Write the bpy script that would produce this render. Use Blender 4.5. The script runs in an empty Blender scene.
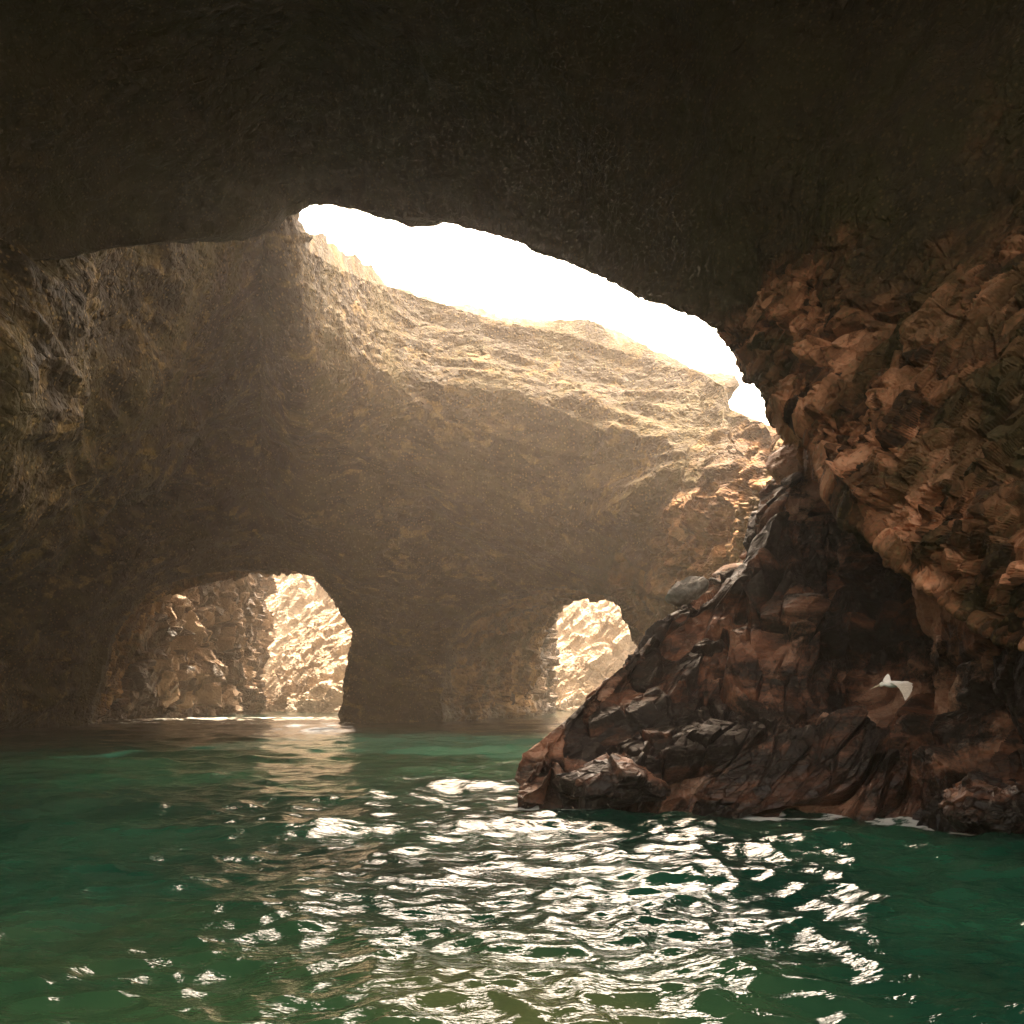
import bpy, math, random
import numpy as np
from mathutils import Vector
C = bpy.context.scene
col = C.collection
F, HZ, CAMZ = 950.0, 695.0, 2.5          # focal length in pixels, horizon row, eye height in metres

def P(px, py, d):
    """a point of the place, given where it is seen and how many metres away it stands"""
    px, py, d = np.broadcast_arrays(np.asarray(px, float), np.asarray(py, float), np.asarray(d, float))
    return np.stack([(px-512)/F*d, d, CAMZ+(HZ-py)/F*d], -1)

# ------------------------------------------------------------------ noise in numpy
def _h(ix, iy, iz, s):
    h = (ix.astype(np.uint32)*np.uint32(374761393) + iy.astype(np.uint32)*np.uint32(668265263)
         + iz.astype(np.uint32)*np.uint32(2246822519) + np.uint32((s*3266489917) & 0xffffffff))
    h ^= h >> np.uint32(15); h *= np.uint32(2246822519)
    h ^= h >> np.uint32(13); h *= np.uint32(3266489917)
    h ^= h >> np.uint32(16)
    return h
def _r(h, k):
    h = h*np.uint32((2654435761+k*40503*2) & 0xffffffff) + np.uint32(k*97)
    h ^= h >> np.uint32(15); h *= np.uint32(2246822519); h ^= h >> np.uint32(14)
    return (h & np.uint32(0xffffff)).astype(np.float32)/np.float32(0xffffff)
def vnoise(p, s=0):
    i = np.floor(p).astype(np.int32); f = (p-i).astype(np.float32)
    w = f*f*f*(f*(f*6-15)+10)
    out = np.zeros(len(p), np.float32)
    for dx in (0, 1):
        for dy in (0, 1):
            for dz in (0, 1):
                h = _h(i[:, 0]+dx, i[:, 1]+dy, i[:, 2]+dz, s)
                gx = _r(h, 1)*2-1; gy = _r(h, 2)*2-1; gz = _r(h, 3)*2-1
                g = gx*(f[:, 0]-dx)+gy*(f[:, 1]-dy)+gz*(f[:, 2]-dz)
                ww = (w[:, 0] if dx else 1-w[:, 0])*(w[:, 1] if dy else 1-w[:, 1])*(w[:, 2] if dz else 1-w[:, 2])
                out += g*ww
    return out*1.3
def fbm(p, scale, octs, s=0, gain=.5, ridged=False):
    q = p/scale; a = 1.0; t = np.zeros(len(p), np.float32); n = 0
    for o in range(octs):
        v = vnoise(q+o*17.3, s+o)
        t += a*((1-2*np.abs(v)) if ridged else v); n += a
        q = q*2.03; a *= gain
    return t/n
def frame(axis, normal):
    a = np.array(axis, float); a /= np.linalg.norm(a)
    n = np.array(normal, float); n -= a*n.dot(a); n /= np.linalg.norm(n)
    return np.stack([a, np.cross(n, a), n])           # rows: long axis, mid axis, thin axis
def blocks(p, R, size, s=0, tilt=.8, bevel=.13, chunk=200000):
    """fractured rock: every cell of a stretched cell pattern is a block pushed out and tilted by itself"""
    size = np.array(size, float)
    D = np.zeros(len(p), np.float32); T = np.zeros(len(p), np.float32); G = np.zeros(len(p), np.float32)
    for c0 in range(0, len(p), chunk):
        q = (p[c0:c0+chunk] @ R.T)/size
        b = np.floor(q).astype(np.int32); f = (q-b).astype(np.float32)
        n = len(q); f1 = np.full(n, 9, np.float32); f2 = f1.copy()
        hh = np.zeros(n, np.uint32); v = np.zeros((n, 3), np.float32)
        for dx in (-1, 0, 1):
            for dy in (-1, 0, 1):
                for dz in (-1, 0, 1):
                    h = _h(b[:, 0]+dx, b[:, 1]+dy, b[:, 2]+dz, s)
                    ex = dx+.12+.76*(h & np.uint32(1023)).astype(np.float32)/1023-f[:, 0]
                    ey = dy+.12+.76*((h >> np.uint32(10)) & np.uint32(1023)).astype(np.float32)/1023-f[:, 1]
                    ez = dz+.12+.76*((h >> np.uint32(20)) & np.uint32(1023)).astype(np.float32)/1023-f[:, 2]
                    d = np.sqrt(ex*ex+ey*ey+ez*ez)
                    m = d < f1
                    f2 = np.where(m, f1, np.minimum(f2, d)); f1 = np.where(m, d, f1)
                    hh = np.where(m, h, hh)
                    v[m, 0] = -ex[m]; v[m, 1] = -ey[m]; v[m, 2] = -ez[m]
        g = (f2-f1)
        D[c0:c0+n] = (_r(hh, 1)-.5) + tilt*((_r(hh, 2)-.5)*v[:, 0]+(_r(hh, 3)-.5)*v[:, 1]+(_r(hh, 4)-.5)*v[:, 2])*2
        T[c0:c0+n] = _r(hh, 5); G[c0:c0+n] = g
    return D*sstep(0, bevel, G), T, G
def sstep(a, b, x):
    t = np.clip((x-a)/(b-a), 0, 1); return t*t*(3-2*t)

# ------------------------------------------------------------------ meshes from arrays
def cr(ctrl, t):
    """Catmull-Rom through ctrl (n, ...) at parameters t in 0..n-1"""
    n = len(ctrl); i = np.clip(np.floor(t).astype(int), 0, n-2); f = (t-i).reshape((-1,)+(1,)*(ctrl.ndim-1))
    g = lambda k: ctrl[np.clip(k, 0, n-1)]
    p0, p1, p2, p3 = g(i-1), g(i), g(i+1), g(i+2)
    return .5*((2*p1)+(-p0+p2)*f+(2*p0-5*p1+4*p2-p3)*f*f+(-p0+3*p1-3*p2+p3)*f**3)
def surf(ctrl, us, vs):
    a = cr(ctrl, us)                       # (nu, m, 3)
    return cr(np.swapaxes(a, 0, 1), vs)    # (nv, nu, 3)
def grid_faces(nr, nc, keep=None):
    i = np.arange((nr-1)*(nc-1)).reshape(nr-1, nc-1)
    r, c = np.divmod(i, nc-1)
    a = r*nc+c
    f = np.stack([a, a+1, a+nc+1, a+nc], -1)
    if keep is not None: f = f[keep]
    return f.reshape(-1, 4)
def normals(V, Fc):
    a, b, c, d = (V[Fc[:, k]] for k in range(4))
    fn = np.cross(c-a, d-b)
    N = np.zeros_like(V)
    for k in range(4):
        for j in range(3): N[:, j] += np.bincount(Fc[:, k], fn[:, j], len(V))
    return N/np.maximum(np.linalg.norm(N, axis=1, keepdims=True), 1e-9)
def mesh_np(name, V, Fc, mat, attrs=None, smooth=False, parent=None):
    used = np.zeros(len(V), bool); used[Fc.ravel()] = True
    idx = np.cumsum(used)-1; V = V[used]; Fc = idx[Fc]
    me = bpy.data.meshes.new(name)
    me.vertices.add(len(V)); me.vertices.foreach_set('co', V.astype(np.float32).ravel())
    me.loops.add(Fc.size); me.loops.foreach_set('vertex_index', Fc.astype(np.int32).ravel())
    me.polygons.add(len(Fc)); me.polygons.foreach_set('loop_start', (np.arange(len(Fc))*Fc.shape[1]).astype(np.int32))
    me.polygons.foreach_set('use_smooth', np.full(len(Fc), smooth))
    for k, v in (attrs or {}).items():
        at = me.attributes.new(k, 'FLOAT', 'POINT'); at.data.foreach_set('value', v[used].astype(np.float32))
    me.update(calc_edges=True); me.validate()
    o = bpy.data.objects.new(name, me); col.objects.link(o); me.materials.append(mat)
    if parent: o.parent = parent
    return o
def struct(o): o['kind'] = 'structure'; return o
def tag(o, label, cat, group=None):
    o['label'] = label; o['category'] = cat
    if group: o['group'] = group
    return o
def in_poly(x, y, poly):
    ins = np.zeros(x.shape, bool); n = len(poly)
    for i in range(n):
        x1, y1 = poly[i]; x2, y2 = poly[(i+1) % n]
        c = ((y1 > y) != (y2 > y)) & (x < (x2-x1)*(y-y1)/((y2-y1) or 1e-9)+x1)
        ins ^= c
    return ins

# ------------------------------------------------------------------ materials
def new_mat(name):
    m = bpy.data.materials.new(name); m.use_nodes = True
    nt = m.node_tree; nt.nodes.clear()
    return m, nt
class NB:
    def __init__(s, nt): s.nt = nt
    def n(s, t, **kw):
        nd = s.nt.nodes.new(t)
        for k, v in kw.items():
            if k == 'inp':
                for kk, vv in v.items():
                    if hasattr(vv, 'is_output'): s.nt.links.new(vv, nd.inputs[kk])
                    else: nd.inputs[kk].default_value = vv
            else: setattr(nd, k, v)
        return nd
    def mix(s, f, a, b):
        nd = s.n('ShaderNodeMix', data_type='RGBA')
        for k, v in ((0, f), (6, a), (7, b)):
            if hasattr(v, 'is_output'): s.nt.links.new(v, nd.inputs[k])
            else: nd.inputs[k].default_value = (*v, 1) if isinstance(v, tuple) and len(v) == 3 else v
        return nd.outputs[2]
    def math(s, op, a, b=0.0, c=None):
        nd = s.n('ShaderNodeMath', operation=op)
        for k, v in enumerate((a, b) if c is None else (a, b, c)):
            if hasattr(v, 'is_output'): s.nt.links.new(v, nd.inputs[k])
            else: nd.inputs[k].default_value = v
        return nd.outputs[0]
    def ramp(s, v, lo, hi, to0=0.0, to1=1.0):
        nd = s.n('ShaderNodeMapRange', interpolation_type='SMOOTHSTEP')
        s.nt.links.new(v, nd.inputs[0])
        for k, x in ((1, lo), (2, hi), (3, to0), (4, to1)): nd.inputs[k].default_value = x
        return nd.outputs[0]
    def noise(s, vec, scale, detail=4, rough=.6, dist=0.0):
        return s.n('ShaderNodeTexNoise', inp={'Vector': vec, 'Scale': scale, 'Detail': detail, 'Roughness': rough, 'Distortion': dist}).outputs[0]
def rock_mat(name, dark, mid, light, algae=(.045, .042, .018), algae_amt=.5, fine=1.0, rough=.75, wet_h=1.6, bump=.12, pebble=0.0,
             rot=(0, 0, 0), stretch=(1, 1, 1), zone=None, spec=.35):
    m, nt = new_mat(name); b = NB(nt)
    tc = b.n('ShaderNodeTexCoord').outputs['Object']
    mp = b.n('ShaderNodeMapping', inp={'Vector': tc, 'Rotation': rot, 'Scale': stretch}).outputs[0]
    tint = b.n('ShaderNodeAttribute', attribute_name='tint').outputs['Fac']
    n1 = b.noise(mp, .35*fine, 6, .62, .3); n2 = b.noise(mp, 2.2*fine, 6, .68, .4); n3 = b.noise(tc, 11*fine, 5, .7)
    f1 = b.ramp(b.math('ADD', b.math('MULTIPLY', n2, .55), b.math('MULTIPLY', tint, .70)), .42, .82)
    c = b.mix(f1, dark, mid)
    f2 = b.ramp(b.math('ADD', b.math('MULTIPLY', n3, .45), b.math('MULTIPLY', tint, .7)), .55, .90)
    c = b.mix(f2, c, light)
    al = b.ramp(b.math('ADD', n1, b.math('MULTIPLY', n3, .25)), .74-.25*algae_amt, .90-.25*algae_amt)
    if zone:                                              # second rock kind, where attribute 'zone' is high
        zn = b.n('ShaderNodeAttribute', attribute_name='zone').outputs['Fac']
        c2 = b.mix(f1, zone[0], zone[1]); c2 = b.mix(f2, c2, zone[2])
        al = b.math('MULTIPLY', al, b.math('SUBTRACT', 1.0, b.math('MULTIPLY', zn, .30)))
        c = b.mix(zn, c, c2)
    c = b.mix(al, c, algae)
    vor = b.n('ShaderNodeTexVoronoi', inp={'Vector': tc, 'Scale': 8.0*fine, 'Randomness': 1.0})
    if pebble > 0:                                        # pale pebbles set in the conglomerate
        sep = b.n('ShaderNodeSeparateColor', inp={0: vor.outputs['Color']}).outputs
        pb = b.math('MULTIPLY', b.ramp(vor.outputs['Distance'], .42, .22), b.ramp(sep[0], .45, .8))
        c = b.mix(b.math('MULTIPLY', pb, pebble), c, light)
    # wet dark band above the water
    z = b.n('ShaderNodeSeparateXYZ', inp={0: b.n('ShaderNodeNewGeometry').outputs['Position']}).outputs[2]
    zz = b.math('ADD', z, b.math('MULTIPLY', n1, -1.6))
    wet = b.ramp(zz, wet_h-.8, wet_h-1.6+.2)
    c = b.mix(b.math('MULTIPLY', wet, .35), c, tuple(x*.5 for x in dark))
    ro = b.math('SUBTRACT', b.ramp(n2, .3, .75, rough-.18, rough+.12), b.math('MULTIPLY', wet, .22))
    # bump: cracks, grain, pebbles
    mus = b.n('ShaderNodeTexVoronoi', feature='DISTANCE_TO_EDGE', inp={'Vector': b.n('ShaderNodeVectorMath', operation='ADD', inp={0: mp, 1: b.n('ShaderNodeTexNoise', inp={'Vector': mp, 'Scale': 1.5*fine, 'Detail': 3.0}).outputs['Color']}).outputs[0], 'Scale': 1.6*fine}).outputs['Distance']
    crack = b.ramp(mus, 0, .06)
    hgt = b.math('ADD', b.math('MULTIPLY', crack, .35), b.math('ADD', b.math('MULTIPLY', n2, 1.1), b.math('MULTIPLY', n3, .45)))
    hgt = b.math('ADD', hgt, b.math('MULTIPLY', vor.outputs['Distance'], -.5))
    bp = b.n('ShaderNodeBump', inp={'Height': hgt, 'Distance': bump, 'Strength': 1.0}).outputs[0]
    bs = b.n('ShaderNodeBsdfPrincipled', inp={'Base Color': c, 'Roughness': ro, 'Normal': bp, 'Specular IOR Level': spec})
    nt.links.new(bs.outputs[0], b.n('ShaderNodeOutputMaterial').inputs[0])
    return m

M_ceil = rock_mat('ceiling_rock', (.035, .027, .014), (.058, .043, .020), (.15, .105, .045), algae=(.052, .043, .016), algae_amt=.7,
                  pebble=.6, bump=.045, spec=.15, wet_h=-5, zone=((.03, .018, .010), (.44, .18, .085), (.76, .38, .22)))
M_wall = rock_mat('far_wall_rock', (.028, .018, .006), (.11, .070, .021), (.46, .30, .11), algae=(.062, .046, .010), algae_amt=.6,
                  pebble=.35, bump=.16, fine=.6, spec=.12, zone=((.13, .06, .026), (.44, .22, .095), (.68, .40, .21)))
M_crop = rock_mat('outcrop_rock', (.020, .012, .009), (.38, .155, .085), (.66, .40, .28), algae=(.028, .019, .014), algae_amt=.75,
                  bump=.032, fine=1.3, rough=.66, wet_h=1.3, spec=.38, rot=(0, .75, .3), stretch=(.45, 1, 1.6))
M_grey = rock_mat('grey_boulder_rock', (.22, .19, .16), (.42, .37, .32), (.58, .52, .46), algae_amt=.1, bump=.03, fine=.7, wet_h=-5)
M_inner = rock_mat('tunnel_rock', (.05, .035, .022), (.20, .13, .075), (.42, .29, .18), algae_amt=.2, bump=.2, fine=.6, rough=.5, spec=.6)
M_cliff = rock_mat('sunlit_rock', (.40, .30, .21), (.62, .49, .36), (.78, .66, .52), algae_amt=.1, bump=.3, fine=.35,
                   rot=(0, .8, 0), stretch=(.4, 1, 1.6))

# ------------------------------------------------------------------ near cave ceiling with its right hand wall
rim = np.array([(-620, 735, 21), (-560, 600, 22), (-420, 440, 25), (-260, 345, 28), (-100, 300, 30), (0, 270, 33), (120, 252, 36), (230, 231, 39), (292, 206, 41), (330, 199, 41), (400, 214, 40),
                (500, 239, 38), (560, 262, 36), (620, 287, 34), (690, 318, 31), (728, 348, 29), (756, 384, 27), (785, 412, 25.5), (806, 441, 24.5),
                (832, 492, 22.5), (895, 556, 19.5), (985, 628, 17), (1100, 655, 15), (1320, 700, 13)], float)
edge = np.array([(-900, 770, 13), (-800, 500, 14), (-600, 150, 16.5), (-330, -60, 21), (-120, -50, 25), (0, -50, 27), (100, -50, 28.5), (200, -50, 29.5), (270, -50, 30), (320, -50, 30), (400, -50, 30),
                 (520, -50, 29), (600, -50, 28.3), (690, -50, 27.5), (800, -50, 26), (880, -50, 25), (960, -30, 23.5), (1030, 30, 21.5), (1075, 140, 19.5),
                 (1090, 290, 17.5), (1100, 450, 15.5), (1120, 590, 14), (1230, 650, 12), (1450, 690, 9.5)], float)
RP = P(rim[:, 0], rim[:, 1], rim[:, 2]); EP = P(edge[:, 0], edge[:, 1], edge[:, 2])
n = len(rim); REAR = np.interp(np.arange(n), [0, 8, 14, 20], [24., 19., 13., 10.]); ii = np.arange(n); wallness = np.maximum(np.clip((ii-15)/4, 0, 1), np.clip((3-ii)/3, 0, 1))[:, None]
sd = np.where(ii > 9, 1.0, -1.0)[:, None]
ry = np.stack([0*REAR, -REAR, 0*REAR], -1)
beyond = EP + (1-wallness)*(ry+[0, 0, 1.0]) + wallness*(ry*.72+[0, 0, .5]) + wallness*sd*np.array([3.0, 0, 0])
behind = beyond + (1-wallness)*np.array([0, -3, 9.0]) + wallness*np.array([0, -2, 9]) + wallness*sd*np.array([9.0, 0, 0])
sun_hood = np.clip((ii-17)/2.4, 0, 1)[:, None]  # unseen rear lip of the right columns, shaped to keep sun off the outcrop
out = lambda dy, k, dz: np.stack([RP[:, 0]/RP[:, 1]*dy*k, 0*RP[:, 0]+dy, 0*RP[:, 0]+dz], -1)
rows = [RP*[1, 0, 1]*[1, 1, 0]+[0, 8, 46], RP+[0, 11, 17]*(1-sun_hood)+out(16, 1.5, 8)*sun_hood, RP+[0, 3.4, 3.2]*(1-sun_hood)+out(4, 1.5, 1.6)*sun_hood, RP, RP+(EP-RP)*.10+[0, 0, .15], RP+(EP-RP)*.5+[0, 0, .6], EP, beyond, behind]
ctrl = np.stack(rows, 1)
us = np.concatenate([np.linspace(0, 4.5, 90)[:-1], np.linspace(4.5, 13, 420)[:-1], np.linspace(13, 22, 900)[:-1], np.linspace(22, 23, 25)])
vs = np.concatenate([np.linspace(0, 1, 10)[:-1], np.linspace(1, 2, 25)[:-1], np.linspace(2, 3, 60)[:-1], np.linspace(3, 4, 50)[:-1],
                     np.linspace(4, 6, 330)[:-1], np.linspace(6, 8, 60)])
G = surf(ctrl, us, vs); nr, nc = G.shape[:2]; V = G.reshape(-1, 3); Fc = grid_faces(nr, nc)
N = normals(V, Fc)
if np.sum(N[nr//2*nc+nc//2]*(np.array([0, 0, CAMZ])-V[nr//2*nc+nc//2])) < 0: N = -N; Fc = Fc[:, ::-1]
# fractured red rock towards the right hand wall, pebbly conglomerate overhead
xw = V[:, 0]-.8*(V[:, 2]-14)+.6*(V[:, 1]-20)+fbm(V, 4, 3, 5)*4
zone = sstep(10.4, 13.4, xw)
R_A = frame((-.85, -.25, -.45), (.3, .55, .8))
warp = np.stack([fbm(V, 3.0, 1, 40+k) for k in range(3)], 1)*.8
D1, T1, G1 = blocks(V+warp*.6, R_A, (4, 2.1, 1.4), 11, .35, .09); D2, T2, G2 = blocks(V+warp*.3, R_A, (1.8, .85, .58), 12, .45, .11); D3, T3, G3 = blocks(V+warp*.2, R_A, (.7, .34, .24), 13, .6)
lump = fbm(V, 9, 4, 1)*2.0+fbm(V, 2.6, 3, 2, .5)*.5*(1-.7*zone)
frac = D1*.5+D2*.40+D3*.17-.25*(1-sstep(0, .06, G1))-.16*(1-sstep(0, .07, G2))-.06*(1-sstep(0, .08, G3))
cong = D3*.06+D2*.04*sstep(-.2, .5, fbm(V, 4, 2, 9))+fbm(V, .5, 3, 3)*(.10-.06*zone)
vv = np.repeat(vs, nc)
amp = 1-.72*np.exp(-((vv-3)/.5)**2)
disp = lump*amp+frac*zone*np.clip((amp-.2)*1.25, .1, 1)+cong
V = V+N*disp[:, None]
T = zone*(T1*.25+T2*.45+T3*.3)+(1-zone)*(.36+.22*T3)
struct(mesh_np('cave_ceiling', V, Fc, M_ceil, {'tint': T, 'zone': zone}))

# ------------------------------------------------------------------ far wall of the cave, pierced by two arches
topx = [-260, 262, 286, 300, 330, 365, 400, 450, 500, 560, 610, 650, 690, 712, 724, 730, 760, 785, 810, 860, 940]
topy = [120, 120, 200, 244, 264, 280, 290, 306, 323, 334, 350, 359, 370, 378, 386, 408, 421, 433, 449, 450, 450]
cpx = np.array([-260, -100, 0, 100, 200, 290, 400, 500, 600, 700, 760, 808, 940], float)
tab = np.array([[48, 46, 31, 27, 27, 29], [58, 54, 35, 30, 31, 33], [70, 64, 42, 34, 34, 37], [80, 76, 60, 45, 41, 42], [85, 84, 73, 59, 50, 48],
                [86, 86, 79, 67, 57, 54], [87, 86, 79, 70, 69.5, 73], [87, 86, 78, 69, 69, 73.5], [84, 82, 72, 66, 66.5, 72.5], [70, 67, 60, 58, 60, 67],
                [60, 57, 52, 50, 51, 56], [52, 49, 46, 43, 42, 43], [45, 42, 40, 38, 37, 36]], float)
npx = 900; pxs = np.linspace(-255, 930, npx)
ui = np.interp(pxs, cpx, np.arange(len(cpx)))
dep_cols = cr(tab, ui)
tt = np.linspace(0, 1, 470)
dep = cr(dep_cols.T.copy(), tt*5)                 # (rows, cols)
ty = np.interp(pxs, topx, topy)
PX = np.broadcast_to(pxs, dep.shape); PY = 748+(ty-748)*tt[:, None]
# the left wall hangs over a deep dark recess
line = 565-(PX)*.75
ov = (1-sstep(-14, 14, line+8*np.sin(PX*.05)-PY))*sstep(260, 60, PX)
base = np.minimum(dep, 1e9)
dep = dep*(1-ov)+np.maximum(dep, 66+PX*.06)*ov
G = P(PX, PY, dep)
back = []
top = G[-1]
wing = np.linspace(0, 1, 40)[1:]
for w in wing: back.append(top+np.stack([np.minimum(top[:, 0], 0)/top[:, 1]*w*36*1.25, 0*top[:, 0]+w*36, 0*top[:, 0]+w*9], -1))
last = back[-1]
for w in np.linspace(0, 1, 14)[1:]: back.append(last*[1, 1, 0]+np.stack([0*last[:, 0], 0*last[:, 0]+w*2, last[:, 2]*(1-w)+15*w], -1))
G = np.concatenate([G, np.array(back)]); nr, nc = G.shape[:2]
hole1 = [(84, 790), (88, 700), (104, 635), (130, 598), (165, 578), (200, 570), (240, 566), (285, 562), (315, 574), (335, 600), (353, 630), (351, 662), (346, 700), (342, 790)]
hole2 = [(438, 790), (434, 690), (442, 640), (468, 604), (510, 590), (545, 588), (575, 588), (600, 590), (620, 602), (638, 628), (650, 660), (665, 790)]
PXf = np.concatenate([PX, np.full((nr-PX.shape[0], nc), 9999.)]); PYf = np.concatenate([PY, np.zeros((nr-PX.shape[0], nc))])
wob = fbm(np.stack([PXf.ravel()/9, PYf.ravel()/9, 0*PXf.ravel()], 1), 1, 3, 77).reshape(PXf.shape)*2
hol1 = in_poly(PXf+wob, PYf+wob, hole1); hol2 = in_poly(PXf+wob, PYf-wob, hole2)
hol = hol1 | hol2
cellhol = hol[:-1, :-1] & hol[1:, 1:] & hol[1:, :-1] & hol[:-1, 1:]
Fc = grid_faces(nr, nc, ~cellhol)
V = G.reshape(-1, 3)
# reveal of the arches: the cut edge goes on into the rock as a tunnel
def reveal(V, keep, dirs, steps, length):
    nr1, nc1 = keep.shape; nc_ = nc1+1; segs = []
    k = keep
    r, c = np.nonzero(k[:-1] & ~k[1:]); segs.append(np.stack([(r+1)*nc_+c+1, (r+1)*nc_+c], 1))
    r, c = np.nonzero(~k[:-1] & k[1:]); segs.append(np.stack([(r+1)*nc_+c, (r+1)*nc_+c+1], 1))
    r, c = np.nonzero(k[:, :-1] & ~k[:, 1:]); segs.append(np.stack([r*nc_+c+1, (r+1)*nc_+c+1], 1))
    r, c = np.nonzero(~k[:, :-1] & k[:, 1:]); segs.append(np.stack([(r+1)*nc_+c+1, r*nc_+c+1], 1))
    segs = np.concatenate(segs); vid = np.unique(segs); loc = -np.ones(len(V), int); loc[vid] = np.arange(len(vid))
    base = V[vid]; newV = [V]; prev = vid; Fs = []
    for s in range(1, steps+1):
        w = s/steps
        dr = np.array([np.interp(base[:, 0], *dirs), np.ones(len(base)), np.zeros(len(base))]).T
        q = base+dr*w*length; q[:, 2] += np.clip(base[:, 2]-2, 0, 99)*.33*w
        ids = sum(len(x) for x in newV)+np.arange(len(vid)); newV.append(q)
        a, b_ = prev[loc[segs[:, 0]]], prev[loc[segs[:, 1]]]; c_, d_ = ids[loc[segs[:, 1]]], ids[loc[segs[:, 0]]]
        Fs.append(np.stack([a, b_, c_, d_], 1)); prev = ids
    return np.concatenate(newV), np.concatenate(Fs)
V, F2 = reveal(V, ~cellhol, ([-60, -30, -22, -14, -8, 0, 30], [-.35, -.3, 0, .15, .42, .42, .42]), 60, 22)
Fc = np.concatenate([Fc, F2[:, ::-1]])
N = normals(V, Fc)
mid = 200*nc+nc//2
if np.sum(N[mid]*(np.array([0, 0, CAMZ])-V[mid])) < 0: N = -N; Fc = Fc[:, ::-1]
tunnel = np.zeros(len(V)); nt_ = (len(V)-nr*nc)//60; tunnel[nr*nc:] = np.repeat(sstep(0, 14, np.arange(1, 61)), nt_)
def polydist(x, y, poly):
    d = np.full(x.shape, 1e9)
    for i in range(len(poly)-1):
        (x1, y1), (x2, y2) = poly[i], poly[i+1]
        t = np.clip(((x-x1)*(x2-x1)+(y-y1)*(y2-y1))/((x2-x1)**2+(y2-y1)**2), 0, 1)
        d = np.minimum(d, np.hypot(x-x1-t*(x2-x1), y-y1-t*(y2-y1)))
    return d
calm = np.ones(len(V)); calm[:nr*nc] = sstep(0, 45, np.minimum(polydist(PXf, PYf, hole1), polydist(PXf, PYf, hole2))).ravel()
calm[:nr*nc] *= (1-.8*sstep(300, 40, np.hypot((PXf-300)*1.0, (PYf-235)*.9))).ravel()
calm[nr*nc:] = .25
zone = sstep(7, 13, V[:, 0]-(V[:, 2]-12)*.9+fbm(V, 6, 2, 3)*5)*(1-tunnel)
R_B = frame((1, 0, -.28), (.1, -.4, .9))
warp = np.stack([fbm(V, 5, 3, 50+k) for k in range(3)], 1)*2
D1, T1, G1 = blocks(V+warp, R_B, (7, 4.5, 2.6), 21); D2, T2, G2 = blocks(V+warp*.5, R_B, (2.2, 1.6, .9), 22); D3, T3, G3 = blocks(V, R_B, (.7, .6, .4), 23)
fr = np.clip(zone+tunnel, 0, 1)
# smooth towards the upper rim
near_top = np.zeros(len(V)); near_top[:nr*nc] = np.repeat(np.concatenate([sstep(.82, .98, tt), np.zeros(nr-470)]), nc)
layer = fbm(V*[.22, .4, 1.0]+[0, 0, .33]*V[:, :1], 5.0, 3, 31, .45, True)
disp = (fbm(V, 16, 3, 6)*3.0+layer*2.0)*(1-.75*near_top)*calm+fbm(V, 3, 3, 7)*.45*(.3+.7*calm)*(1-.5*near_top)+D2*.10+D3*.10+fr*(D1*.9+D2*.6+D3*.15)+fbm(V, .55, 2, 8)*.10
V = V+N*disp[:, None]
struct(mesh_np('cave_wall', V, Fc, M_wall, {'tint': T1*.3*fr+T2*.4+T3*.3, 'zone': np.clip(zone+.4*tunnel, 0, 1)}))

# ------------------------------------------------------------------ rock walls inside and beyond the arches
def standing(name, plan, z0, z1, lean, mat, nu, nv, R, sizes, amps, seed, lumps=(8, 2.0)):
    """a rock face that stands on a plan curve; lean (x, y) shifts it with height"""
    pl = np.array([((px-512)/F*d, d) for px, d in plan]); a = cr(pl, np.linspace(0, len(pl)-1, nu))
    z = np.linspace(z0, z1, nv)
    k = (z-z0)/(z1-z0)
    G = np.zeros((nv, nu, 3)); G[..., 0] = a[:, 0]+(k**1.3*lean[0])[:, None]; G[..., 1] = a[:, 1]+(k**1.3*lean[1])[:, None]; G[..., 2] = z[:, None]
    # a top that goes back, so that the rock has depth
    topb = [G[-1]+np.array([2*w, 12*w, 1.5*math.sin(w*2)]) for w in np.linspace(0, 1, 12)[1:]]
    G = np.concatenate([G, np.array(topb)])
    V = G.reshape(-1, 3); Fc = grid_faces(*G.shape[:2]); N = normals(V, Fc)
    m = nv//2*nu+nu//2
    if np.sum(N[m]*(np.array([0, 0, CAMZ])-V[m])) < 0: N = -N; Fc = Fc[:, ::-1]
    d = fbm(V, lumps[0], 4, seed)*lumps[1]; T = 0; W = np.stack([fbm(V, 4, 1, seed+60+k) for k in range(3)], 1)
    for i, (sz, am) in enumerate(zip(sizes, amps)):
        D_, T_, G_ = blocks(V+W*(1 if i == 0 else .4), R, sz, seed+i); d = d+D_*am-.3*am*(1-sstep(0, .1, G_)); T = T+T_/len(sizes)
    return mesh_np(name, V+N*d[:, None], Fc, mat, {'tint': T, 'zone': T*0})
R_v = frame((.25, 0, 1), (1, -.5, 0)); R_d = frame((1, .2, .95), (-.6, -.5, .6))
o = standing('rock_pillar', [(95, 92), (130, 95), (160, 100), (185, 106), (215, 113), (240, 120), (255, 145)], -2, 24, (1.5, 3), M_inner, 330, 240, R_v,
             [(4, 2.6, 1.8), (1.3, .9, .6)], (2.0, .8), 301, (7, 1.8))
tag(o, 'craggy rock wall on the left inside the larger left arch, dark in front and sunlit at its far end', 'rock')
o = standing('rock_pillar', [(425, 93), (470, 98), (505, 104), (520, 110), (538, 120), (548, 145)], -2, 26, (2, 3), M_inner, 330, 240, R_v,
             [(4, 2.6, 1.8), (1.3, .9, .6)], (1.6, .8), 311, (7, 1.6))
tag(o, 'hazy pale rock wall on the left inside the smaller right arch', 'rock')
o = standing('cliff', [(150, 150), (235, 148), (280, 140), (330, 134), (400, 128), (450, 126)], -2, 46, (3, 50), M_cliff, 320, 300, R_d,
             [(16, 7, 4), (4, 2.2, 1.2), (1.2, .9, .6)], (1.8, .8, .3), 321, (14, 1.5))
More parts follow.
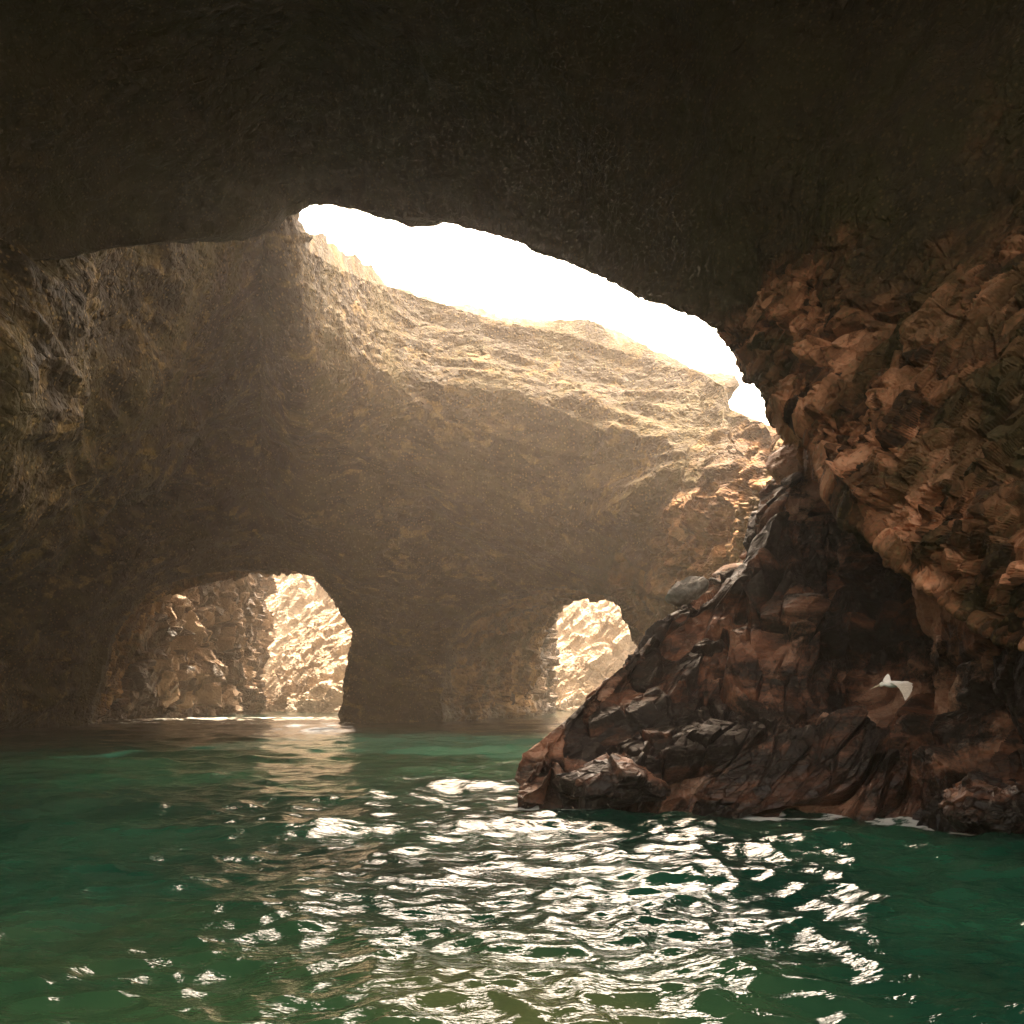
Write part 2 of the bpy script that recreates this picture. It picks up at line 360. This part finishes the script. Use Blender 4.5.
tag(o, 'sunlit tan cliff of slanting slabs seen through the larger left arch', 'cliff')
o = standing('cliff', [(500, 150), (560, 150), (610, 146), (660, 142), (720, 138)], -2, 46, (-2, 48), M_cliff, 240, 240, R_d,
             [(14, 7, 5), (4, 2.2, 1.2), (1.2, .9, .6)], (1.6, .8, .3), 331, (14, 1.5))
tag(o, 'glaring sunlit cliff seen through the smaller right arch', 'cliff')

# ------------------------------------------------------------------ the sloping outcrop on the right
crest = np.array([(521, 778, 21.6), (540, 742, 22.3), (580, 700, 23.2), (630, 648, 24.5), (672, 606, 25.6), (712, 590, 26.4), (745, 556, 27), (758, 515, 27.6), (776, 484, 28), (806, 450, 28.5),
                  (850, 395, 28), (950, 240, 25), (1060, 150, 23), (1250, 50, 20), (1700, -200, 17), (2300, -500, 12)], float)  # hidden right part of the crest raised to shut out direct sun
foot = np.array([(517, 808, 20.9), (535, 815, 20.8), (580, 822, 20.7), (640, 826, 20.4), (690, 826, 20.4), (735, 822, 20.6), (780, 820, 20.8), (815, 822, 20.6), (850, 824, 20.3), (895, 830, 19.9),
                 (940, 840, 19.2), (1015, 852, 17.7), (1100, 868, 16.3), (1250, 890, 14), (1650, 960, 10.5), (2300, 1300, 5)], float)
n = len(crest); CP = P(*crest.T); FP = P(*foot.T)
rec = np.interp(np.arange(n), [0, 5, 8, 9, 10, 11, 12, 13, 15], [0, .0, .8, 2.0, 3.4, 2.6, .6, 0, 0])
bul = np.interp(np.arange(n), [0, 3, 6, 9, 10, 11, 13], [.4, 1.2, 1.6, .6, -.4, -.2, 1.0])
rows = [FP+[0, -.4, -3], FP]
for k in (.25, .5, .75):
    rows.append(FP+(CP-FP)*k+np.stack([0*rec, rec*math.sin(k*math.pi)*(1 if k > .3 else .6)-bul*(k < .7)*(1.2-k), 0*rec], -1))
rows += [CP, CP+[.6, 2.5, -.6], CP*[1, 1, 0]+[2, 8, -3]]
us = np.concatenate([np.linspace(0, 8, 470)[:-1], np.linspace(8, n-1, 430)])
vs = np.concatenate([np.linspace(0, 1, 16)[:-1], np.linspace(1, 5, 420)[:-1], np.linspace(5, 6, 40)[:-1], np.linspace(6, 7, 20)])
G = surf(np.stack(rows, 1), us, vs); nr, nc = G.shape[:2]
V = G.reshape(-1, 3); Fc = grid_faces(nr, nc)
# close the seaward nose
N = normals(V, Fc); m = nr//2*nc+nc//3
if np.sum(N[m]*(np.array([0, 0, CAMZ])-V[m])) < 0: N = -N; Fc = Fc[:, ::-1]
R_E = frame((1, .35, .95), (-.55, -.45, .7)); R_E2 = frame((.9, .2, 1.3), (-.9, -.3, .5))
warp = np.stack([fbm(V, 3, 1, 70+k) for k in range(3)], 1)*.7
D1, T1, G1 = blocks(V+warp, R_E, (4.6, 2.6, 1.2), 41, .9); D2, T2, G2 = blocks(V+warp*.4, R_E2, (1.9, .9, .5), 42, .6); D3, T3, G3 = blocks(V+warp*.3, R_E, (.5, .28, .16), 43)
vv = np.repeat(vs, nc); nose = np.tile(sstep(0, 1.6, us), nr)
amp = 1-.85*np.exp(-((vv-5)/.55)**2)
disp = (fbm(V, 4.5, 2, 44)*1.1*amp+D1*1.0*amp)*nose+D2*.38*(.35+.65*amp)+D3*.09-.25*(1-amp)-.22*(1-sstep(0, .1, G1))*nose-.09*(1-sstep(0, .1, G2))+fbm(V, .5, 3, 45)*.035
V = V+N*disp[:, None]
o = mesh_np('rock_outcrop', V, Fc, M_crop, {'tint': T1*.45+T2*.35+T3*.2, 'zone': T1*0})
tag(o, 'large dark reddish brown rock ridge sloping down into the water on the right', 'rock')
OUT = V.copy()

# ------------------------------------------------------------------ loose rocks
def boulder(loc, size, seed, mat, label, rot=0.0, R=None, rugged=1.0):
    nu, nv = 220, 130
    th = np.linspace(0, 2*math.pi, nu); ph = np.linspace(0, math.pi, nv)
    d = np.stack(np.broadcast_arrays(np.cos(th)*np.sin(ph)[:, None], np.sin(th)*np.sin(ph)[:, None], np.cos(ph)[:, None]+0*th), -1).reshape(-1, 3)
    q = d*np.array(size)*.5
    r = 1+fbm(q+seed*7.7, max(size)*.6, 3, seed)*.55
    D_, T_, G_ = blocks(q+seed*3.3, np.eye(3) if R is None else R, [max(size)*.45]*3, seed); D4, T4, G4 = blocks(q+seed*5.1, R_E if R is None else R, [max(size)*.17, max(size)*.12, max(size)*.1], seed+9); T_ = T_*.5+T4*.5
    q = q*r[:, None]+d*((D_*.22+D4*.09)*rugged*min(size))[:, None]+d*(fbm(q+seed, max(size)*.12, 3, seed+3)*.05*min(size))[:, None]
    c, s = math.cos(rot), math.sin(rot); q = q @ np.array([[c, 0, s], [0, 1, 0], [-s, 0, c]]).T
    o = mesh_np('boulder', q, grid_faces(nv, nu)[:, ::-1], mat, {'tint': T_*.7+.1, 'zone': T_*0})
    o.location = loc; tag(o, label, 'boulder', 'boulders on the outcrop'); return o
boulder(P(686, 592, 25.4), (1.15, 1.1, .62), 3, M_grey, 'small rounded grey boulder sitting on the crest of the outcrop', -.5, None, .35)
boulder(P(612, 786, 20.3), (2.3, 1.6, .95), 5, M_crop, 'low dark weed covered boulder awash at the left foot of the outcrop')
boulder(P(985, 806, 17.2), (1.5, 1.3, .9), 9, M_crop, 'angular reddish brown boulder in the water at the right foot of the outcrop')

# ------------------------------------------------------------------ water
m, nt = new_mat('sea_water'); b = NB(nt)
tc = b.n('ShaderNodeTexCoord').outputs['Object']
mp = b.n('ShaderNodeMapping', inp={'Vector': tc, 'Rotation': (0, 0, .15), 'Scale': (1, 1.5, 1)}).outputs[0]
nA = b.noise(tc, .22, 3, .5); foam = b.n('ShaderNodeAttribute', attribute_name='foam').outputs['Fac']
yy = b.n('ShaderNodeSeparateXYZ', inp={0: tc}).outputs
sx = b.math('MULTIPLY', b.math('ADD', yy[0], 1.6), .75); sy = b.math('ADD', yy[1], -7.0)
rad = b.math('SQRT', b.math('ADD', b.math('MULTIPLY', sx, sx), b.math('MULTIPLY', sy, sy)))
shoal = b.ramp(b.math('ADD', rad, b.math('MULTIPLY', b.noise(tc, .45, 4, .6), 6)), 8.2, 3.6)      # sand bank showing through shallow water
c = b.mix(b.ramp(nA, .42, .62), (.005, .034, .022), (.013, .066, .038))
c = b.mix(b.ramp(yy[1], 26, 48), c, (.003, .014, .010))  # far water darkened in its colour to tone down the sunlit band
c = b.mix(shoal, c, b.mix(b.ramp(nA, .45, .6), (.030, .080, .036), (.085, .11, .045)))
fn = b.noise(mp, 3.5, 8, .75, .6)
fl = b.noise(mp, .55, 3, .6)
fm = b.ramp(b.math('ADD', b.math('MULTIPLY', foam, b.ramp(fl, .38, .6, .55, 1.25)), b.math('MULTIPLY', fn, .9)), .98, 1.15)
c2 = b.mix(fm, c, (.75, .73, .68))
w1 = b.noise(mp, 2.6, 3, .5, .3); w2 = b.noise(mp, 8, 3, .55, .2)
w3 = b.noise(mp, 22, 2, .5)
hh = b.math('ADD', b.math('ADD', w1, b.math('MULTIPLY', w2, .25)), b.math('MULTIPLY', w3, .04))
bp = b.n('ShaderNodeBump', inp={'Height': hh, 'Distance': .04, 'Strength': .8}).outputs[0]
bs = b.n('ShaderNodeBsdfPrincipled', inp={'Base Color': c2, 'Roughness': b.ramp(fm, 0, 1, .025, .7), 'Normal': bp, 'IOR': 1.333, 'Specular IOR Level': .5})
nt.links.new(bs.outputs[0], b.n('ShaderNodeOutputMaterial').inputs[0])
rr = np.exp(np.linspace(math.log(9.0), math.log(420), 1000)); an = np.linspace(-1.15, 1.15, 1150)
X = rr[:, None]*np.sin(an); Y = rr[:, None]*np.cos(an)-6.0
Z = np.zeros_like(X); DX = np.zeros_like(X); DY = np.zeros_like(X)
rng = np.random.RandomState(4)
for i in range(64):
    L = .24*(5/.24)**((i/63)**1.3); k = 2*math.pi/L
    th = math.radians(-95)+rng.normal()*.85; A = .0062*L**.78*(1.25 if L < .7 else 1)*rng.uniform(.6, 1.3)
    ph = rng.uniform(0, 6.28)+1.5*np.sin(X*.21+i)*np.cos(Y*.17+i*2)
    fade = 1/(1+(rr[:, None]/(L*55))**4)
    arg = k*(X*math.cos(th)+Y*math.sin(th))+ph
    Z += A*np.sin(arg)*fade; DX -= .8*A*math.cos(th)*np.cos(arg)*-1*fade; DY -= .8*A*math.sin(th)*np.cos(arg)*-1*fade
for L, th, A in ((9, -1.9, .035), (6.3, -1.2, .028), (4.6, -1.6, .020), (12, -1.4, .04)):
    fade = 1/(1+(rr[:, None]/(L*55))**4)
    Z += A*np.sin(2*math.pi/L*(X*math.cos(th)+Y*math.sin(th))+np.sin(X*.13+Y*.09)*1.5)*fade
gust = .75+.5*np.clip(fbm(np.stack([X.ravel(), Y.ravel(), 0*X.ravel()], 1), 9, 2, 88).reshape(X.shape)+.5, 0, 1)
Z *= gust
near = np.exp(-np.clip(np.hypot((X-9)/11, (Y-17)/5)-.6, 0, 9)*2.0)
Z *= 1+.35*near
# foam where swell meets the rock
pts = OUT[np.abs(OUT[:, 2]) < .25][:, :2]
pts = pts[::max(1, len(pts)//400)]
foamv = np.zeros(X.size, np.float32); xf, yf = X.ravel(), Y.ravel()
sel = np.nonzero((xf > -2) & (xf < 22) & (yf > 10) & (yf < 30))[0]
dm = np.full(len(sel), 99.)
for q in pts: dm = np.minimum(dm, (xf[sel]-q[0])**2+((yf[sel]-q[1]))**2)
foamv[sel] = .80*np.exp(-np.sqrt(dm)/1.1)
foamv += .36*np.exp(-((yf-84)/5)**2)*(xf < 16)+.62*np.exp(-((yf-100)/12)**2)*(xf < -12)
V = np.stack([X+DX, Y+DY, Z], -1).reshape(-1, 3)
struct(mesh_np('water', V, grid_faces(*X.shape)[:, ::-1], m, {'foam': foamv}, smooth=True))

# ------------------------------------------------------------------ the seabird
bm_mat, nt = new_mat('feathers'); b = NB(nt)
tc = b.n('ShaderNodeTexCoord').outputs['Object']
nn = b.noise(b.n('ShaderNodeMapping', inp={'Vector': tc, 'Scale': (4, 22, 4)}).outputs[0], 5, 4, .6)
gl = b.ramp(nn, .35, .7)
bs = b.n('ShaderNodeBsdfPrincipled', inp={'Base Color': b.mix(b.ramp(b.math('MULTIPLY', b.n('ShaderNodeSeparateXYZ', inp={0: tc}).outputs[1], -1.0), .06, .20), b.mix(gl, (.74, .70, .64), (.90, .88, .84)), b.mix(gl, (.42, .35, .29), (.60, .52, .44))), 'Roughness': .75})
nt.links.new(bs.outputs[0], b.n('ShaderNodeOutputMaterial').inputs[0])
def plain(name, colr, rough=.5):
    m, nt = new_mat(name); b = NB(nt)
    n_ = b.noise(b.n('ShaderNodeTexCoord').outputs['Object'], 30, 3)
    bs = b.n('ShaderNodeBsdfPrincipled', inp={'Base Color': b.mix(n_, tuple(x*.75 for x in colr), tuple(min(1, x*1.2) for x in colr)), 'Roughness': rough})
    nt.links.new(bs.outputs[0], b.n('ShaderNodeOutputMaterial').inputs[0]); return m
def loft(path, prof, nseg=20):
    """path: centre points, prof: (half width across, half height) with a local side vector"""
    V = []; n = len(path)
    for i, (c, (a, h, side, up)) in enumerate(zip(path, prof)):
        for k in range(nseg):
            t = 2*math.pi*k/nseg
            V.append(np.array(c)+np.array(side)*a*math.cos(t)+np.array(up)*h*math.sin(t))
    Fs = []
    for i in range(n-1):
        for k in range(nseg):
            Fs.append((i*nseg+k, i*nseg+(k+1) % nseg, (i+1)*nseg+(k+1) % nseg, (i+1)*nseg+k))
    Fs.append(tuple(range(nseg))[::-1]); Fs.append(tuple((n-1)*nseg+k for k in range(nseg)))
    return V, Fs
def pymesh(name, parts, mat, parent=None, remesh=None):
    V = []; Fs = []
    for v, f in parts:
        o_ = len(V); V += [tuple(x) for x in v]; Fs += [tuple(i+o_ for i in q) for q in f]
    me = bpy.data.meshes.new(name); me.from_pydata(V, [], Fs); me.update()
    o = bpy.data.objects.new(name, me); col.objects.link(o); me.materials.append(mat)
    if remesh:
        md = o.modifiers.new('join', 'REMESH'); md.mode = 'VOXEL'; md.voxel_size = remesh
        sm = o.modifiers.new('soft', 'SMOOTH'); sm.factor = .5; sm.iterations = 3
        bpy.context.view_layer.update()
        me2 = bpy.data.meshes.new_from_object(o.evaluated_get(bpy.context.evaluated_depsgraph_get()))
        o.modifiers.clear(); o.data = me2; me2.name = name
    o.data.polygons.foreach_set('use_smooth', [True]*len(o.data.polygons))
    if parent: o.parent = parent
    return o
root = bpy.data.objects.new('seabird', None); col.objects.link(root)
# local axes: -x is ahead, z up, y away from the viewer; metres
Yv, Zv = (0, 1, 0), (0, 0, 1)
bp_ = [(-.235, 0, -.012), (-.215, 0, -.004), (-.185, 0, .006), (-.15, 0, .006), (-.10, 0, -.002), (-.03, 0, -.004), (.05, 0, -.006), (.13, 0, -.002), (.20, 0, .004), (.29, 0, -.004), (.37, 0, -.012)]
bw_ = [.012, .034, .042, .030, .044, .066, .068, .055, .036, .030, .036]; bh_ = [.012, .032, .040, .029, .042, .058, .058, .046, .026, .012, .006]
body = loft(bp_, [(w, h, Yv, Zv) for w, h in zip(bw_, bh_)])
def wing(pts):      # (centre, chord half, thickness half)
    pr = []
    for (c, ch, t, tw) in pts: pr.append((ch, t, (math.cos(tw), 0, math.sin(tw)), (-math.sin(tw)*.7, -.0, 1.0) if abs(c[2]) < .03 else (-math.sin(tw), -.7, .7)))
    return loft([p[0] for p in pts], pr, 16)
near = wing([((.04, -.02, .02), .105, .018, 0), ((.09, -.08, .040), .155, .014, .03), ((.115, -.16, .012), .150, .011, .08), ((.125, -.23, -.045), .125, .009, .12), ((.105, -.29, -.105), .095, .007, .15), ((.070, -.34, -.165), .062, .006, .18), ((.040, -.37, -.210), .030, .005, .2), ((.020, -.385, -.24), .006, .004, .2)])
far = wing([((-.05, .02, .02), .075, .018, .0), ((-.03, .12, .040), .078, .013, .05), ((.03, .22, .075), .066, .010, .1), ((.085, .30, .100), .045, .008, .05), ((.125, .36, .118), .020, .006, 0), ((.145, .39, .124), .006, .004, 0)])
pymesh('body', [body, near, far], bm_mat, root, .0055)
bill = loft([(-.228, 0, -.010), (-.28, 0, -.026), (-.33, 0, -.045), (-.375, 0, -.062), (-.39, 0, -.072)], [(.018, .017, Yv, Zv), (.014, .012, Yv, Zv), (.010, .009, Yv, Zv), (.005, .005, Yv, Zv), (.002, .003, Yv, Zv)], 12)
pymesh('bill', [bill], plain('bill_horn', (.55, .45, .30), .4), root)
for sg in (-1, 1):
    e = loft([(-.213+.006*math.cos(a), sg*.024, .004+0*a) for a in (3.1, 2.3, 1.57, .8, 0)], [(.006*math.sin(a)+.0003, .006*math.sin(a)+.0003, Yv, Zv) for a in (3.1, 2.3, 1.57, .8, .04)], 10)
    pymesh('eye', [e], plain('dark_eye', (.01, .01, .01), .2), root)
root.location = P(892, 684, 16.2); root.rotation_euler = (math.radians(8), math.radians(-3), math.radians(8))
tag(root, 'white long billed seabird gliding left in front of the dark outcrop', 'bird')

# ------------------------------------------------------------------ haze in the air of the cave
hz, nt = new_mat('haze_air'); b = NB(nt)
pv = b.n('ShaderNodeVolumePrincipled', inp={'Color': (.95, .84, .73, 1), 'Density': .0014, 'Anisotropy': .72})
nt.links.new(pv.outputs[0], b.n('ShaderNodeOutputMaterial').inputs['Volume'])
x0, x1, y0, y1, z0, z1 = -440, 440, -40, 460, -6, 60
V = np.array([(x, y, z) for z in (z0, z1) for y in (y0, y1) for x in (x0, x1)], float)
o = mesh_np('haze', V, np.array([(0, 2, 3, 1), (4, 5, 7, 6), (0, 1, 5, 4), (2, 6, 7, 3), (0, 4, 6, 2), (1, 3, 7, 5)]), hz)
o['kind'] = 'stuff'

# ------------------------------------------------------------------ light
sun_to = np.array((.10, .28, .95)); sun_to /= np.linalg.norm(sun_to)
w = bpy.data.worlds.new('World'); C.world = w; w.use_nodes = True; nt = w.node_tree
sky = nt.nodes.new('ShaderNodeTexSky'); sky.sky_type = 'NISHITA'; sky.sun_disc = False
sky.sun_elevation = math.asin(sun_to[2]); sky.sun_rotation = math.atan2(sun_to[0], sun_to[1])
sky.dust_density = 4; sky.air_density = 1.0; sky.ozone_density = .6
tn = nt.nodes.new('ShaderNodeMix'); tn.data_type = 'RGBA'; tn.blend_type = 'MULTIPLY'; tn.inputs[0].default_value = 1
nt.links.new(sky.outputs[0], tn.inputs[6]); tn.inputs[7].default_value = (1.35, 1.0, .62, 1)   # warm marine haze
def _m(op, a, b_=0.0):
    nd = nt.nodes.new('ShaderNodeMath'); nd.operation = op
    for k, v in enumerate((a, b_)):
        if hasattr(v, 'is_output'): nt.links.new(v, nd.inputs[k])
        else: nd.inputs[k].default_value = v
    return nd.outputs[0]
gd = nt.nodes.new('ShaderNodeVectorMath'); gd.operation = 'DOT_PRODUCT'
nt.links.new(nt.nodes.new('ShaderNodeTexCoord').outputs['Generated'], gd.inputs[0]); gd.inputs[1].default_value = Vector((.10, .86, .50)).normalized()
gl = _m('ADD', _m('MULTIPLY', _m('POWER', _m('MAXIMUM', gd.outputs['Value'], 0.0), 6.0), 6.0), 1.0)
sc = nt.nodes.new('ShaderNodeVectorMath'); sc.operation = 'SCALE'; nt.links.new(tn.outputs[2], sc.inputs[0]); nt.links.new(gl, sc.inputs[3])
bg = nt.nodes['Background']; bg.inputs[1].default_value = .15; nt.links.new(sc.outputs[0], bg.inputs[0])
ld = bpy.data.lights.new('sun', 'SUN'); ld.energy = 5; ld.angle = math.radians(.5); ld.color = (1, .88, .70)
lo = bpy.data.objects.new('sun', ld); col.objects.link(lo)
lo.rotation_euler = Vector(sun_to).to_track_quat('Z', 'Y').to_euler(); lo.location = (-20, 40, 80)

cd = bpy.data.cameras.new('camera'); co = bpy.data.objects.new('camera', cd); col.objects.link(co)
co.location = (0, 0, CAMZ); co.rotation_euler = (math.pi/2, 0, 0)
cd.sensor_width = 36; cd.lens = 36*F/1024; cd.shift_y = (HZ-512)/1024; cd.clip_end = 2000; cd.clip_start = .1
C.camera = co
C.view_settings.view_transform = 'Standard'; C.view_settings.look = 'None'; C.view_settings.exposure = 2.0; C.view_settings.gamma = 1
cy = C.cycles; C.render.engine = 'CYCLES'
cy.use_denoising = True; cy.denoiser = 'OPENIMAGEDENOISE'
cy.max_bounces = 6; cy.diffuse_bounces = 4; cy.glossy_bounces = 2; cy.volume_bounces = 1; cy.transmission_bounces = 1
cy.sample_clamp_indirect = 2.5; cy.sample_clamp_direct = 0; cy.caustics_reflective = False; cy.caustics_refractive = False
